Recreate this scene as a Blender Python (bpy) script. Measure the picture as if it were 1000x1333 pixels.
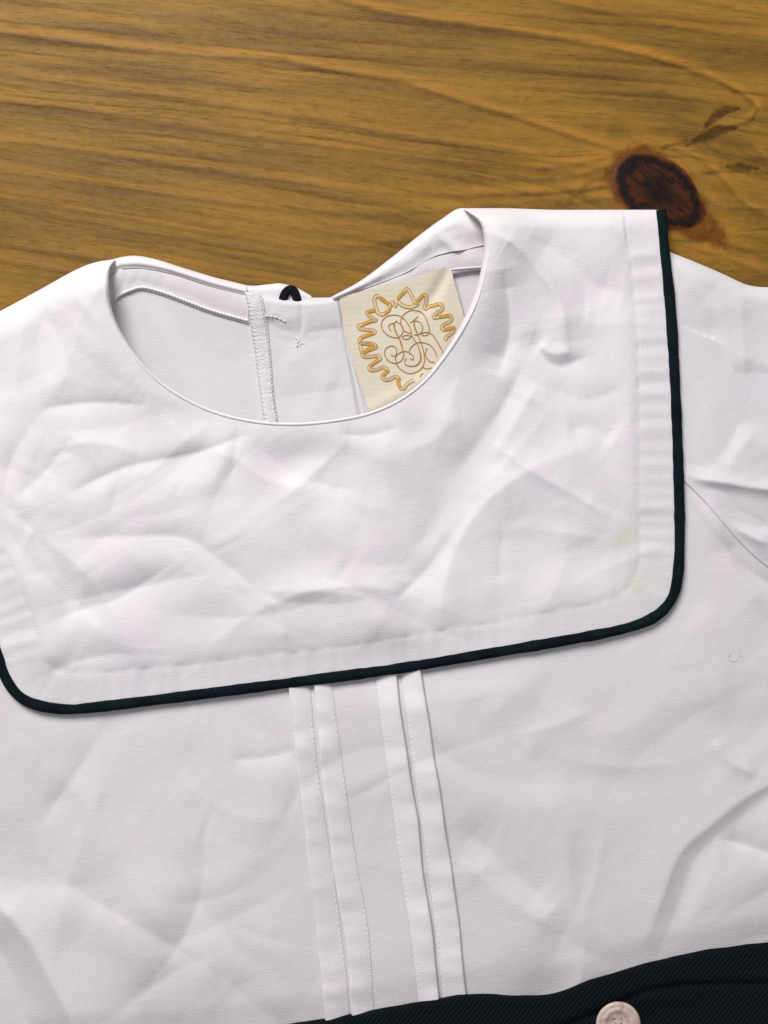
import bpy, math, random
import numpy as np
from mathutils import Vector

for o in list(bpy.data.objects):
    bpy.data.objects.remove(o)
scene = bpy.context.scene
COL = scene.collection
R = math.radians
rng = np.random.default_rng(7)
random.seed(7)

# ------------------------------------------------------------------ camera
S = 0.00025                       # metres on the table per layout unit (250 mm across the view)
HF = R(21.0); TILT = R(4.0)
DIST = 500 * S / math.tan(HF)
cam = bpy.data.cameras.new('camera'); camo = bpy.data.objects.new('camera', cam); COL.objects.link(camo)
cam.sensor_fit = 'HORIZONTAL'; cam.sensor_width = 36; cam.lens = 18 / math.tan(HF)
cam.clip_start = 0.01; cam.clip_end = 20
CP = np.array([0, -DIST * math.sin(TILT), DIST * math.cos(TILT)])
camo.location = CP; camo.rotation_euler = (TILT, 0, 0)
scene.camera = camo

# ------------------------------------------------------------------ light: one broad window-like lamp up and to the left, dim room
world = bpy.data.worlds.new('World'); scene.world = world; world.use_nodes = True
world.node_tree.nodes['Background'].inputs[0].default_value = (0.96, 0.94, 1.0, 1)
world.node_tree.nodes['Background'].inputs[1].default_value = 0.30
def area(name, loc, target, size, power, col):
    l = bpy.data.lights.new(name, 'AREA'); l.shape = 'DISK'; l.size = size; l.energy = power; l.color = col
    o = bpy.data.objects.new(name, l); COL.objects.link(o); o.location = loc
    d = Vector(target) - Vector(loc); o.rotation_euler = d.to_track_quat('-Z', 'Y').to_euler()
    return o
area('ceiling_lamp', (-0.36, 0.80, 0.80), (0.0, 0.02, 0), 0.62, 15.2, (1.0, 0.965, 0.945))
scene.view_settings.view_transform = 'Standard'; scene.view_settings.look = 'None'
scene.view_settings.exposure = 0.0; scene.view_settings.gamma = 1.0; scene.view_settings.use_curve_mapping = False

# ------------------------------------------------------------------ maths helpers
def at(px, py, z):
    """layout point (px, py) at height z (all in layout units) -> metres"""
    px, py, z = np.broadcast_arrays(np.asarray(px, float), np.asarray(py, float), np.asarray(z, float))
    t = math.tan(HF)
    dx = (px - 500) / 500 * t; dy = -(py - 666.5) / 500 * t
    ct, st = math.cos(TILT), math.sin(TILT)
    wx = dx; wy = dy * ct + st; wz = dy * st - ct
    k = (z * S - CP[2]) / wz
    return np.stack([CP[0] + k * wx, CP[1] + k * wy, z * S], -1)

def cat(pts, n=200, closed=False):
    """Catmull-Rom through pts, resampled to n points of equal spacing"""
    P = np.array(pts, float)
    if len(P) == 2:
        t = np.linspace(0, 1, n)[:, None]; return P[0] * (1 - t) + P[1] * t
    if closed: Q = np.vstack([P[-1], P, P[0], P[1]])
    else: Q = np.vstack([2 * P[0] - P[1], P, 2 * P[-1] - P[-2]])
    out = []
    for i in range(1, len(Q) - 2):
        t = np.linspace(0, 1, 24, endpoint=False)[:, None]
        a, b, c, d = Q[i - 1], Q[i], Q[i + 1], Q[i + 2]
        out.append(0.5 * ((2 * b) + (-a + c) * t + (2 * a - 5 * b + 4 * c - d) * t ** 2 + (-a + 3 * b - 3 * c + d) * t ** 3))
    out.append(Q[-2][None]); C = np.vstack(out)
    return resample(C, n)
def resample(C, n):
    s = np.r_[0, np.cumsum(np.linalg.norm(np.diff(C, axis=0), axis=1))]
    q = np.linspace(0, s[-1], n)
    return np.stack([np.interp(q, s, C[:, k]) for k in range(C.shape[1])], -1)
def keyed(pts, keys, n):
    """curve through pts; keys maps point index -> u; arclength inside each span"""
    P = cat(pts, 3000); s = np.r_[0, np.cumsum(np.linalg.norm(np.diff(P, axis=0), axis=1))]
    ks, us = [], []
    for i, u in keys:
        j = np.argmin(np.linalg.norm(P - np.array(pts[i], float), axis=1)); ks.append(s[j]); us.append(u)
    q = np.interp(np.linspace(0, 1, n), us, ks)
    return np.stack([np.interp(q, s, P[:, 0]), np.interp(q, s, P[:, 1])], -1)
def curve_y(pts, x):
    P = np.array(pts, float); return np.interp(x, P[:, 0], P[:, 1])
def pdist(x, y, pts):
    """distance, signed side (+ right of travel with y down), t along, for a polyline"""
    P = np.array(pts, float); best = np.full(x.shape, 1e9); side = np.zeros(x.shape); tt = np.zeros(x.shape)
    L = np.linalg.norm(np.diff(P, axis=0), axis=1); cum = np.r_[0, np.cumsum(L)]
    for i in range(len(P) - 1):
        a, d = P[i], P[i + 1] - P[i]; l2 = max(d @ d, 1e-9)
        k = np.clip(((x - a[0]) * d[0] + (y - a[1]) * d[1]) / l2, 0, 1)
        dd = np.hypot(x - a[0] - k * d[0], y - a[1] - k * d[1])
        m = dd < best
        best = np.where(m, dd, best)
        side = np.where(m, np.sign(d[0] * (y - a[1]) - d[1] * (x - a[0])), side)
        tt = np.where(m, (cum[i] + k * L[i]) / cum[-1], tt)
    return best, side, tt
def strokes(x, y, lst):
    z = np.zeros(np.shape(x))
    for pts, amp, wn, wp in lst:
        P = np.array(pts, float); m = 3.2 * max(wn, wp)
        sel = (x > P[:, 0].min() - m) & (x < P[:, 0].max() + m) & (y > P[:, 1].min() - m) & (y < P[:, 1].max() + m)
        if not sel.any(): continue
        C = cat(pts, max(6, 4 * len(pts)))
        d, s, t = pdist(x[sel], y[sel], C)
        w = np.where(s > 0, wp, wn)
        taper = np.clip(np.minimum(t, 1 - t) * 5 + .12, 0, 1)
        q = d / (w * 1.25)
        z[sel] += 1.15 * amp * np.exp(-1.25 * (np.sqrt(q * q + .008) - .09) - .12 * q * q) * taper
    return z
def smooth(a, b, x):
    t = np.clip((x - a) / (b - a), 0, 1); return t * t * (3 - 2 * t)
def roll(d, Rr):
    t = np.clip(d / Rr, 0, 1); return np.sqrt(np.clip(1 - (1 - t) ** 2, 0, 1))
_G = rng.normal(size=(256, 256, 2)); _G /= np.linalg.norm(_G, axis=2, keepdims=True)
def pn(x, y, seed=0):
    x = np.asarray(x, float) + seed * 17.31; y = np.asarray(y, float) + seed * 41.77
    xi = np.floor(x).astype(int); yi = np.floor(y).astype(int); xf = x - xi; yf = y - yi
    def g(i, j):
        v = _G[(xi + i) % 256, (yi + j) % 256]; return v[..., 0] * (xf - i) + v[..., 1] * (yf - j)
    u = xf ** 3 * (xf * (xf * 6 - 15) + 10); v = yf ** 3 * (yf * (yf * 6 - 15) + 10)
    return 1.5 * ((g(0, 0) * (1 - u) + g(1, 0) * u) * (1 - v) + (g(0, 1) * (1 - u) + g(1, 1) * u) * v)
def facets(x, y, seed, n, box, size=(70, 150), slope=.075):
    """pressed-cotton creases: short straight folds with flat flanks, each fading out"""
    g = np.random.default_rng(seed); z = np.zeros(np.shape(x))
    for i in range(n):
        cx, cy = g.uniform(box[0], box[2]), g.uniform(box[1], box[3]); th = g.uniform(0, np.pi); L = g.uniform(*size); W = L * g.uniform(.35, .7)
        sel = (np.abs(x - cx) < 2.4 * L) & (np.abs(y - cy) < 2.4 * L)
        a = g.normal(0, slope); bend = g.normal(0, .0016)
        if not sel.any(): continue
        dx, dy = x[sel] - cx, y[sel] - cy; al = dx * np.cos(th) + dy * np.sin(th); ac = -dx * np.sin(th) + dy * np.cos(th) + bend * al * al
        z[sel] -= a * (np.sqrt(ac * ac + 2) + .45 * ac) * np.exp(-(al / L) ** 2 - (ac / W) ** 2)
    return z
def crumple(x, y, sc, seed):
    wx = x + 0.5 * sc * pn(x / sc * .8, y / sc * .8, seed + 3); wy = y + 0.5 * sc * pn(x / sc * .8, y / sc * .8, seed + 5)
    a = pn(wx / sc, wy / sc * .8, seed)
    b = np.abs(pn(wx / sc * .75, wy / sc * .75, seed + 9))
    c = np.abs(pn(wx / sc * 1.9, wy / sc * 1.9, seed + 11))
    return a * .7 + (0.35 - b) * .9 + (0.3 - c) * .28

# ------------------------------------------------------------------ object helpers
def mesh_obj(name, verts, faces, mat, parent=None, smooth_=True, attrs=None, uv=None):
    me = bpy.data.meshes.new(name)
    v = np.asarray(verts, float)
    if parent is not None: v = v - np.array(parent_origin(parent))
    me.from_pydata(v.tolist(), [], faces if isinstance(faces, list) else faces.tolist()); me.update()
    if smooth_: me.polygons.foreach_set('use_smooth', np.ones(len(me.polygons), bool))
    for k, (typ, arr) in (attrs or {}).items():
        a = me.attributes.new(k, typ, 'POINT')
        a.data.foreach_set('value' if typ == 'FLOAT' else 'vector', np.asarray(arr, np.float32).ravel())
    me.materials.append(mat)
    o = bpy.data.objects.new(name, me); COL.objects.link(o)
    if parent is not None: o.parent = parent
    return o
def parent_origin(p):
    o = np.array(p.location)
    while p.parent is not None:
        p = p.parent; o = o + np.array(p.location)
    return o
def quads(nu, nv, closed_v=False, off=0):
    i, j = np.meshgrid(np.arange(nu - 1), np.arange(nv if closed_v else nv - 1), indexing='ij')
    j2 = (j + 1) % nv
    return np.stack([i * nv + j, (i + 1) * nv + j, (i + 1) * nv + j2, i * nv + j2], -1).reshape(-1, 4) + off
def flow_attr(x, y):
    return {'cloth': ('FLOAT_VECTOR', np.stack([x.ravel(), y.ravel(), np.zeros(x.size)], -1))}
def sheet(name, X, Y, Z, mat, parent, extra=None):
    nu, nv = X.shape
    f = quads(nu, nv)
    P = at(X, Y, Z).reshape(-1, 3)
    a = flow_attr(X, Y)
    if extra: a.update(extra)
    # faces up
    q = P[f[len(f) // 2]]; n = np.cross(q[1] - q[0], q[2] - q[0])
    if n[2] < 0: f = f[:, ::-1]
    return mesh_obj(name, P, f, mat, parent, attrs=a)
class MB:
    def __init__(self): self.v = []; self.f = []; self.n = 0
    def tube(self, pts3, r, k=6, flat=1.0, cap=True):
        """pts3: layout (px,py,z); r radius (scalar or array); flat = height / width"""
        P = np.asarray(pts3, float); n = len(P)
        T = np.gradient(P, axis=0); T /= np.linalg.norm(T, axis=1, keepdims=True) + 1e-9
        Sd = np.stack([-T[:, 1], T[:, 0], np.zeros(n)], -1); Sd /= np.linalg.norm(Sd, axis=1, keepdims=True) + 1e-9
        U = np.cross(T, Sd); U *= np.sign(U[:, 2:3] + 1e-9)
        r = np.broadcast_to(r, (n,))
        a = np.linspace(0, 2 * np.pi, k, endpoint=False)
        V = P[:, None] + Sd[:, None] * (np.cos(a)[None, :, None] * r[:, None, None]) + U[:, None] * (np.sin(a)[None, :, None] * r[:, None, None] * flat)
        V = V.reshape(-1, 3)
        self.v.append(at(V[:, 0], V[:, 1], V[:, 2])); self.f += quads(n, k, True, self.n).tolist()
        if cap:
            self.f.append([self.n + i for i in range(k)][::-1]); self.f.append([self.n + (n - 1) * k + i for i in range(k)])
        self.n += n * k
    def strip(self, C, w, zf, k=5, crown=0.6, w2=None):
        """ribbon of width w about centre line C (px,py); zf(x,y) height"""
        C = np.asarray(C, float); T = np.gradient(C, axis=0); T /= np.linalg.norm(T, axis=1, keepdims=True) + 1e-9
        Nn = np.stack([-T[:, 1], T[:, 0]], -1); t = np.linspace(-.5, .5, k)
        w = np.broadcast_to(w, (len(C),))
        V = C[:, None] + Nn[:, None] * t[None, :, None] * w[:, None, None]
        X, Y = V[..., 0], V[..., 1]; Z = zf(X, Y) + crown * (1 - (2 * t[None]) ** 2)
        self.v.append(at(X, Y, Z).reshape(-1, 3)); self.f += quads(len(C), k, False, self.n).tolist(); self.n += X.size
    def build(self, name, mat, parent=None):
        return mesh_obj(name, np.vstack(self.v), self.f, mat, parent)
def tag(o, label=None, cat_=None, group=None, kind=None):
    if label: o['label'] = label
    if cat_: o['category'] = cat_
    if group: o['group'] = group
    if kind: o['kind'] = kind
    return o
def empty(name, loc):
    o = bpy.data.objects.new(name, None); COL.objects.link(o); o.location = loc; o.empty_display_size = 0.02; return o

# ------------------------------------------------------------------ materials
def srgb(r, g, b):
    f = lambda c: (c / 255 / 12.92) if c / 255 <= .04045 else ((c / 255 + .055) / 1.055) ** 2.4
    return (f(r), f(g), f(b), 1)
class NT:
    def __init__(self, name):
        self.m = bpy.data.materials.new(name); self.m.use_nodes = True; self.t = self.m.node_tree
        self.p = self.t.nodes['Principled BSDF']; self.out = self.t.nodes['Material Output']
    def n(self, typ, **kw):
        nd = self.t.nodes.new(typ)
        for k, v in kw.items():
            if k.startswith('i_'): nd.inputs[k[2:].replace('_', ' ')].default_value = v
            elif k[0] == 'j' and k[1:].isdigit(): nd.inputs[int(k[1:])].default_value = v
            else: setattr(nd, k, v)
        return nd
    def l(self, a, b): self.t.links.new(a, b)
    def ramp(self, stops, interp='LINEAR'):
        r = self.n('ShaderNodeValToRGB'); e = r.color_ramp; e.interpolation = interp
        while len(e.elements) < len(stops): e.elements.new(.5)
        for el, (p, c) in zip(e.elements, stops): el.position = p; el.color = c if len(c) == 4 else (*c, 1)
        return r
    def mix(self, fac, a, b, blend='MIX'):
        m = self.n('ShaderNodeMix', data_type='RGBA', blend_type=blend)
        for s, v in ((m.inputs['Factor'], fac), (m.inputs['A'], a), (m.inputs['B'], b)):
            if hasattr(v, 'is_output'): self.l(v, s)
            else: s.default_value = v
        return m.outputs['Result']
    def math(self, op, a, b=0.0, clamp=False):
        m = self.n('ShaderNodeMath', operation=op, use_clamp=clamp)
        for s, v in ((m.inputs[0], a), (m.inputs[1], b)):
            if hasattr(v, 'is_output'): self.l(v, s)
            else: s.default_value = v
        return m.outputs[0]
    def attr(self, nm): return self.n('ShaderNodeAttribute', attribute_name=nm)
    def vscale(self, vec, s):
        m = self.n('ShaderNodeVectorMath', operation='MULTIPLY'); self.l(vec, m.inputs[0]); m.inputs[1].default_value = s; return m.outputs[0]

def cotton(name, base, transp=0.0, bump=0.28, transl=0.12, stains=()):
    k = NT(name); a = k.attr('cloth')
    # woven threads: two crossed bands in the cloth's own coordinates, broken by noise
    nz = k.n('ShaderNodeTexNoise', i_Scale=1.0, i_Detail=3.0); k.l(k.vscale(a.outputs['Vector'], (.45, .09, 1)), nz.inputs['Vector'])
    n2 = k.n('ShaderNodeTexNoise', i_Scale=1.0, i_Detail=3.0); k.l(k.vscale(a.outputs['Vector'], (.09, .45, 1)), n2.inputs['Vector'])
    n3 = k.n('ShaderNodeTexNoise', i_Scale=1.0, i_Detail=4.0, i_Roughness=.6); k.l(k.vscale(a.outputs['Vector'], (.03, .03, 1)), n3.inputs['Vector'])
    h = k.math('ADD', k.math('ADD', nz.outputs['Fac'], n2.outputs['Fac']), k.math('MULTIPLY', n3.outputs['Fac'], 3.0))
    bp = k.n('ShaderNodeBump', i_Strength=bump, i_Distance=0.00025); k.l(h, bp.inputs['Height'])
    # faint uneven tint of washed cotton
    t = k.n('ShaderNodeTexNoise', i_Scale=1.0, i_Detail=2.0); k.l(k.vscale(a.outputs['Vector'], (.009, .009, 1)), t.inputs['Vector'])
    b = np.array(base[:3])
    rp = k.ramp([(.36, (*(b * (1.012, .978, 1.0)), 1)), (.5, (*b, 1)), (.64, (*(b * (.994, .997, .985)), 1))]); k.l(t.outputs['Fac'], rp.inputs['Fac'])
    col = rp.outputs['Color']
    for (sx, sy, sr, sc_, am) in stains:
        d = k.n('ShaderNodeVectorMath', operation='DISTANCE'); k.l(a.outputs['Vector'], d.inputs[0]); d.inputs[1].default_value = (sx, sy, 0)
        w = k.math('ADD', d.outputs['Value'], k.math('MULTIPLY', k.math('SUBTRACT', n3.outputs['Fac'], .5), sr * 2.5))
        f = k.math('MULTIPLY', k.math('SUBTRACT', 1.0, k.math('DIVIDE', w, sr), True), am)
        col = k.mix(f, col, sc_)
    k.l(col, k.p.inputs['Base Color']); k.p.inputs['Roughness'].default_value = .68; k.p.inputs['Specular IOR Level'].default_value = .3
    k.p.inputs['Sheen Weight'].default_value = .12
    k.l(bp.outputs['Normal'], k.p.inputs['Normal'])
    sh = k.p.outputs[0]
    if transl:
        tr = k.n('ShaderNodeBsdfTranslucent'); k.l(col, tr.inputs['Color']); m = k.n('ShaderNodeMixShader'); m.inputs[0].default_value = transl
        k.l(sh, m.inputs[1]); k.l(tr.outputs[0], m.inputs[2]); sh = m.outputs[0]
    if transp:
        tr = k.n('ShaderNodeBsdfTransparent'); m = k.n('ShaderNodeMixShader'); m.inputs[0].default_value = transp
        k.l(sh, m.inputs[1]); k.l(tr.outputs[0], m.inputs[2]); sh = m.outputs[0]
    k.l(sh, k.out.inputs['Surface'])
    return k.m
WHITE = (.81, .796, .82, 1)
stain = srgb(205, 200, 150)
M_collar = cotton('white_cotton_collar', WHITE, transl=.05, stains=[(811, 702, 24, stain, .33), (829, 762, 15, stain, .4)])
M_front = cotton('white_cotton_front', (.805, .79, .80, 1), transp=.10, transl=.04)
M_white = cotton('white_cotton', (.79, .78, .805, 1))
M_tuck = cotton('white_cotton_tuck', (.81, .796, .81, 1), transl=.05)
M_band = cotton('white_cotton_band', (.80, .77, .795, 1))
def thread(name, col, rough=.6):
    k = NT(name); k.p.inputs['Base Color'].default_value = col; k.p.inputs['Roughness'].default_value = rough
    nz = k.n('ShaderNodeTexNoise', i_Scale=9000.0, i_Detail=2.0); g = k.n('ShaderNodeNewGeometry'); k.l(g.outputs['Position'], nz.inputs['Vector'])
    c = k.mix(nz.outputs['Fac'], tuple(x * .72 for x in col[:3]) + (1,), tuple(min(1, x * 1.2) for x in col[:3]) + (1,)); k.l(c, k.p.inputs['Base Color'])
    return k.m
M_thread = thread('white_thread', (.88, .87, .88, 1))
M_gold = thread('gold_thread', srgb(208, 154, 36), .45)
M_pale = thread('pale_gold_thread', srgb(222, 196, 152), .5)
M_outline = thread('bronze_thread', srgb(184, 138, 56), .5)

def dark_cloth(name, twill):
    k = NT(name); a = k.attr('cloth')
    sx = k.n('ShaderNodeSeparateXYZ'); k.l(a.outputs['Vector'], sx.inputs[0])
    nz = k.n('ShaderNodeTexNoise', i_Scale=1.0, i_Detail=2.0)
    navy, green, black = (.0045, .0055, .0095, 1), (.0035, .011, .009, 1), (.004, .0045, .005, 1)
    if twill:
        # large tartan blocks along the waistband
        rp = k.ramp([(0, green), (.435, green), (.445, navy), (.62, navy), (.66, black), (.70, black), (.74, navy), (.84, navy), (.87, green), (1, green)])
        k.l(k.math('MULTIPLY', k.math('ADD', sx.outputs[0], 0.0), 1 / 1150), rp.inputs['Fac'])
        wv = k.n('ShaderNodeTexWave', i_Scale=1.0, i_Distortion=.6, i_Detail=1.0, bands_direction='X')
        r = k.n('ShaderNodeVectorRotate', rotation_type='Z_AXIS'); r.inputs['Angle'].default_value = R(-38); k.l(k.vscale(a.outputs['Vector'], (.062, .062, 1)), r.inputs['Vector'])
        k.l(r.outputs[0], wv.inputs['Vector']); h = wv.outputs['Fac']
        k.l(k.vscale(a.outputs['Vector'], (.5, .5, 1)), nz.inputs['Vector'])
        col = k.mix(k.math('MULTIPLY', h, .75), rp.outputs['Color'], (.010, .015, .018, 1))
        col = k.mix(k.math('MULTIPLY', nz.outputs['Fac'], .5), col, (.003, .004, .006, 1))
        dist = .0004
    else:
        k.l(k.vscale(a.outputs['Vector'], (.011, .011, 1)), nz.inputs['Vector'])
        rp = k.ramp([(.40, (.0035, .009, .010, 1)), (.47, (.004, .013, .014, 1)), (.53, (.004, .005, .009, 1)), (.62, (.005, .009, .017, 1))]); k.l(nz.outputs['Fac'], rp.inputs['Fac'])
        col = rp.outputs['Color']
        n2 = k.n('ShaderNodeTexNoise', i_Scale=1.0, i_Detail=3.0); k.l(k.vscale(a.outputs['Vector'], (.5, .5, 1)), n2.inputs['Vector']); h = n2.outputs['Fac']
        col = k.mix(k.math('MULTIPLY', k.math('POWER', h, 3.0), .7), col, (.012, .022, .027, 1))
        wv = k.n('ShaderNodeTexWave', i_Scale=1.0, i_Distortion=1.5, i_Detail=2.0, bands_direction='DIAGONAL'); k.l(k.vscale(a.outputs['Vector'], (.06, .06, 1)), wv.inputs['Vector'])
        col = k.mix(k.math('MULTIPLY', wv.outputs['Fac'], .18), col, (.011, .019, .023, 1)); h = k.math('ADD', h, k.math('MULTIPLY', wv.outputs['Fac'], .15))
        dist = .0003
    k.l(col, k.p.inputs['Base Color']); k.p.inputs['Roughness'].default_value = .8; k.p.inputs['Specular IOR Level'].default_value = .05
    k.p.inputs['Sheen Weight'].default_value = .01
    bp = k.n('ShaderNodeBump', i_Strength=.9, i_Distance=dist); k.l(h, bp.inputs['Height']); k.l(bp.outputs['Normal'], k.p.inputs['Normal'])
    return k.m
M_piping = dark_cloth('dark_piping', False)
M_shorts = dark_cloth('dark_tartan_twill', True)

def wood_material():
    k = NT('stained_pine'); fl = k.attr('flow').outputs['Vector']
    late = k.attr('late').outputs['Fac']; glow = k.attr('amber').outputs['Fac']; red = k.attr('red').outputs['Fac']; dark = k.attr('dark').outputs['Fac']; cloud = k.attr('cloud').outputs['Fac']
    f1 = k.n('ShaderNodeTexNoise', i_Scale=1.0, i_Detail=4.0, i_Roughness=.6); k.l(k.vscale(fl, (.012, .20, 1)), f1.inputs['Vector'])
    f2 = k.n('ShaderNodeTexNoise', i_Scale=1.0, i_Detail=3.0, i_Roughness=.6); k.l(k.vscale(fl, (.045, .42, 1)), f2.inputs['Vector'])
    f3 = k.n('ShaderNodeTexNoise', i_Scale=1.0, i_Detail=3.0); k.l(k.vscale(fl, (.0035, .028, 1)), f3.inputs['Vector'])
    mr = k.n('ShaderNodeMapRange', j1=.36, j2=.64); k.l(f3.outputs['Fac'], mr.inputs[0])
    col = k.mix(mr.outputs[0], srgb(104, 76, 29), srgb(150, 110, 40))
    col = k.mix(k.math('MULTIPLY', cloud, .8, True), col, srgb(98, 73, 34))
    col = k.mix(k.math('MULTIPLY', glow, .85, True), col, srgb(170, 120, 42))
    col = k.mix(k.math('MULTIPLY', late, .85, True), col, srgb(76, 48, 14))
    # short dark fibre dashes
    d1 = k.n('ShaderNodeMapRange', j1=.56, j2=.72); k.l(f1.outputs['Fac'], d1.inputs[0])
    col = k.mix(k.math('MULTIPLY', d1.outputs[0], .5), col, srgb(82, 58, 28))
    d2 = k.n('ShaderNodeMapRange', j1=.60, j2=.74); k.l(f2.outputs['Fac'], d2.inputs[0])
    col = k.mix(k.math('MULTIPLY', d2.outputs[0], .55), col, srgb(70, 50, 26))
    d3 = k.n('ShaderNodeMapRange', j1=.44, j2=.28); k.l(f2.outputs['Fac'], d3.inputs[0])
    col = k.mix(k.math('MULTIPLY', d3.outputs[0], .22), col, srgb(176, 138, 66))
    sp = k.n('ShaderNodeTexNoise', i_Scale=1.0, i_Detail=5.0, i_Roughness=.7); k.l(k.vscale(fl, (.07, .16, 1)), sp.inputs['Vector'])
    s1 = k.n('ShaderNodeMapRange', j1=.35, j2=.65); k.l(sp.outputs['Fac'], s1.inputs[0])
    col = k.mix(.13, col, k.mix(s1.outputs[0], srgb(92, 72, 38), srgb(182, 146, 76)))
    rmod = k.math('MULTIPLY', red, k.math('ADD', k.math('MULTIPLY', s1.outputs[0], .5), .7))
    col = k.mix(k.math('MULTIPLY', rmod, .85, True), col, srgb(100, 54, 14))
    col = k.mix(k.math('MULTIPLY', k.math('MULTIPLY', dark, k.math('ADD', k.math('MULTIPLY', s1.outputs[0], -.35), 1.0)), .88, True), col, srgb(56, 38, 17))
    k.l(col, k.p.inputs['Base Color'])
    k.p.inputs['Specular IOR Level'].default_value = .12
    rr = k.n('ShaderNodeMapRange', j1=.3, j2=.7, j3=.42, j4=.58); k.l(f1.outputs['Fac'], rr.inputs[0]); k.l(rr.outputs[0], k.p.inputs['Roughness'])
    h = k.math('SUBTRACT', k.math('MULTIPLY', late, .6), k.math('ADD', k.math('MULTIPLY', d1.outputs[0], .5), k.math('MULTIPLY', d2.outputs[0], .6)))
    bp = k.n('ShaderNodeBump', i_Strength=.55, i_Distance=.0003); k.l(h, bp.inputs['Height']); k.l(bp.outputs['Normal'], k.p.inputs['Normal'])
    return k.m
M_wood = wood_material()

# ================================================================== THE TABLE
KX, KY = 852.0, 246.0
def axis(lo, hi, step, far_lo, far_hi, far_step):
    return np.r_[np.arange(far_lo, lo - 420, far_step), np.arange(lo - 420, lo, 7), np.arange(lo, hi, step), np.arange(hi, hi + 420, 7), np.arange(hi + 420, far_hi + 1, far_step)]
xs = axis(-80, 1090, 2.2, -2600, 3600, 30); ys = axis(-70, 460, 1.8, -1700, 3000, 30)
X, Y = np.meshgrid(xs, ys, indexing='ij')
# warp of the growth lines
Yw = Y + 7 * pn(X / 420, Y / 160, 1) + 3 * pn(X / 130, Y / 60, 2)
slope = .125 + .05 * smooth(0, 400, Y) - .05 * smooth(600, 1000, X)
psi = Yw - slope * (X - KX) - KY
r2 = ((X - KX) / 1.9) ** 2 + ((Y - KY) / 1.0) ** 2
psi2 = psi * (1 - 4200 / (r2 + 4200)) + 26 * np.sign(psi) * 0
# ring pattern
rp_ = np.cumsum(rng.uniform(10, 34, 900)); rp_ -= rp_[450]
st = rng.uniform(.15, 1.0, 901); idx = np.clip(np.searchsorted(rp_, psi2), 1, 899)
t = (psi2 - rp_[idx - 1]) / (rp_[idx] - rp_[idx - 1])
mod = np.clip(.55 + .9 * pn(X / 190, psi2 / 22, 4), 0, 1.2)
late = st[idx] * mod * np.clip(smooth(.45, .88, t) ** 1.5 * (1 - smooth(.93, 1.0, t)), 0, 1) * .95
amber = st[idx] * mod * (1 - smooth(0, .4, t)) * .45 + .55 * np.clip(pn(X / 300, psi2 / 34, 6), 0, 1)
far_ = np.maximum(np.maximum(-500 - X, X - 1510), np.maximum(-490 - Y, Y - 880)); keep = .25 + .75 * (1 - smooth(-60, 40, far_))
late *= keep; amber *= keep
def line(pts, w_up, w_dn, jag=0):
    C = cat(pts, 46); m = (Xd > C[:, 0].min() - 40) & (Xd < C[:, 0].max() + 40) & (Yd > C[:, 1].min() - 40) & (Yd < C[:, 1].max() + 40)
    d = np.full(Xd.shape, 1e3); s = np.ones(Xd.shape); tt = np.zeros(Xd.shape); d[m], s[m], tt[m] = pdist(Xd[m], Yd[m], C)
    if jag: d = np.abs(d + jag * pn(Xd / 25, Yd / 10, 8))
    return np.exp(-(d / np.where(s > 0, w_dn, w_up)) ** 2) * np.clip(np.minimum(tt + .15, 1 - tt + .1) * 6, 0, 1)
near = (X > -150) & (X < 1200) & (Y > -90) & (Y < 470)
Xd, Yd = X[near], Y[near]
A = np.zeros_like(Xd); Lt = np.zeros_like(Xd); Dk = np.zeros_like(Xd); Cl = np.zeros_like(Xd)
big = [  # bold amber growth lines, dark just below them
    ([(-60, 30), (60, 44), (170, 58), (260, 66), (360, 72), (440, 88), (520, 101), (600, 126), (680, 150), (745, 172), (800, 188)], 1.0),
    ([(430, -8), (520, 14), (620, 28), (720, 44), (800, 58), (870, 76), (930, 98), (972, 120), (986, 138), (974, 152), (940, 160)], 1.0),
    ([(-60, 82), (100, 104), (250, 126), (400, 148), (500, 166), (620, 186), (720, 204), (800, 214)], .55),
    ([(-60, 118), (120, 140), (300, 168), (470, 190), (600, 206), (720, 218), (790, 226)], .5),
    ([(-60, 172), (90, 188), (260, 214), (420, 236), (560, 248), (700, 246), (780, 238)], .55),
    ([(-60, 206), (140, 236), (330, 262), (480, 272), (640, 262), (760, 248)], .45),
    ([(-60, 240), (150, 276), (320, 304), (440, 318), (560, 300)], .4),
    ([(700, -10), (800, 14), (880, 30), (960, 42), (1040, 50)], .5),
    ([(880, -10), (960, 6), (1060, 22)], .5),
    ([(900, 296), (950, 312), (1010, 330), (1080, 340)], .5),
    ([(915, 300), (960, 300), (1060, 306)], .45),
    ([(930, 262), (970, 268), (1060, 262)], .35),
    ([(700, 214), (760, 206), (805, 194), (850, 184), (895, 194), (935, 222), (965, 256), (1010, 280), (1080, 286)], .55),
    ([(640, 226), (730, 226), (790, 212)], .45), ([(620, 246), (720, 244), (792, 236)], .45), ([(660, 268), (740, 258), (796, 252)], .45),
    ([(985, 190), (1000, 205), (1040, 212)], .4), ([(930, 190), (965, 200), (1010, 196), (1060, 180)], .4), ([(905, 318), (945, 330), (1000, 352)], .5)]
for pts, a in big:
    A += a * line(pts, 6.5, 4, 2)
    low = [(x, y + 7) for x, y in pts]
    Lt += .7 * a * line(low, 2.5, 3.5, 1.5)
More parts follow.
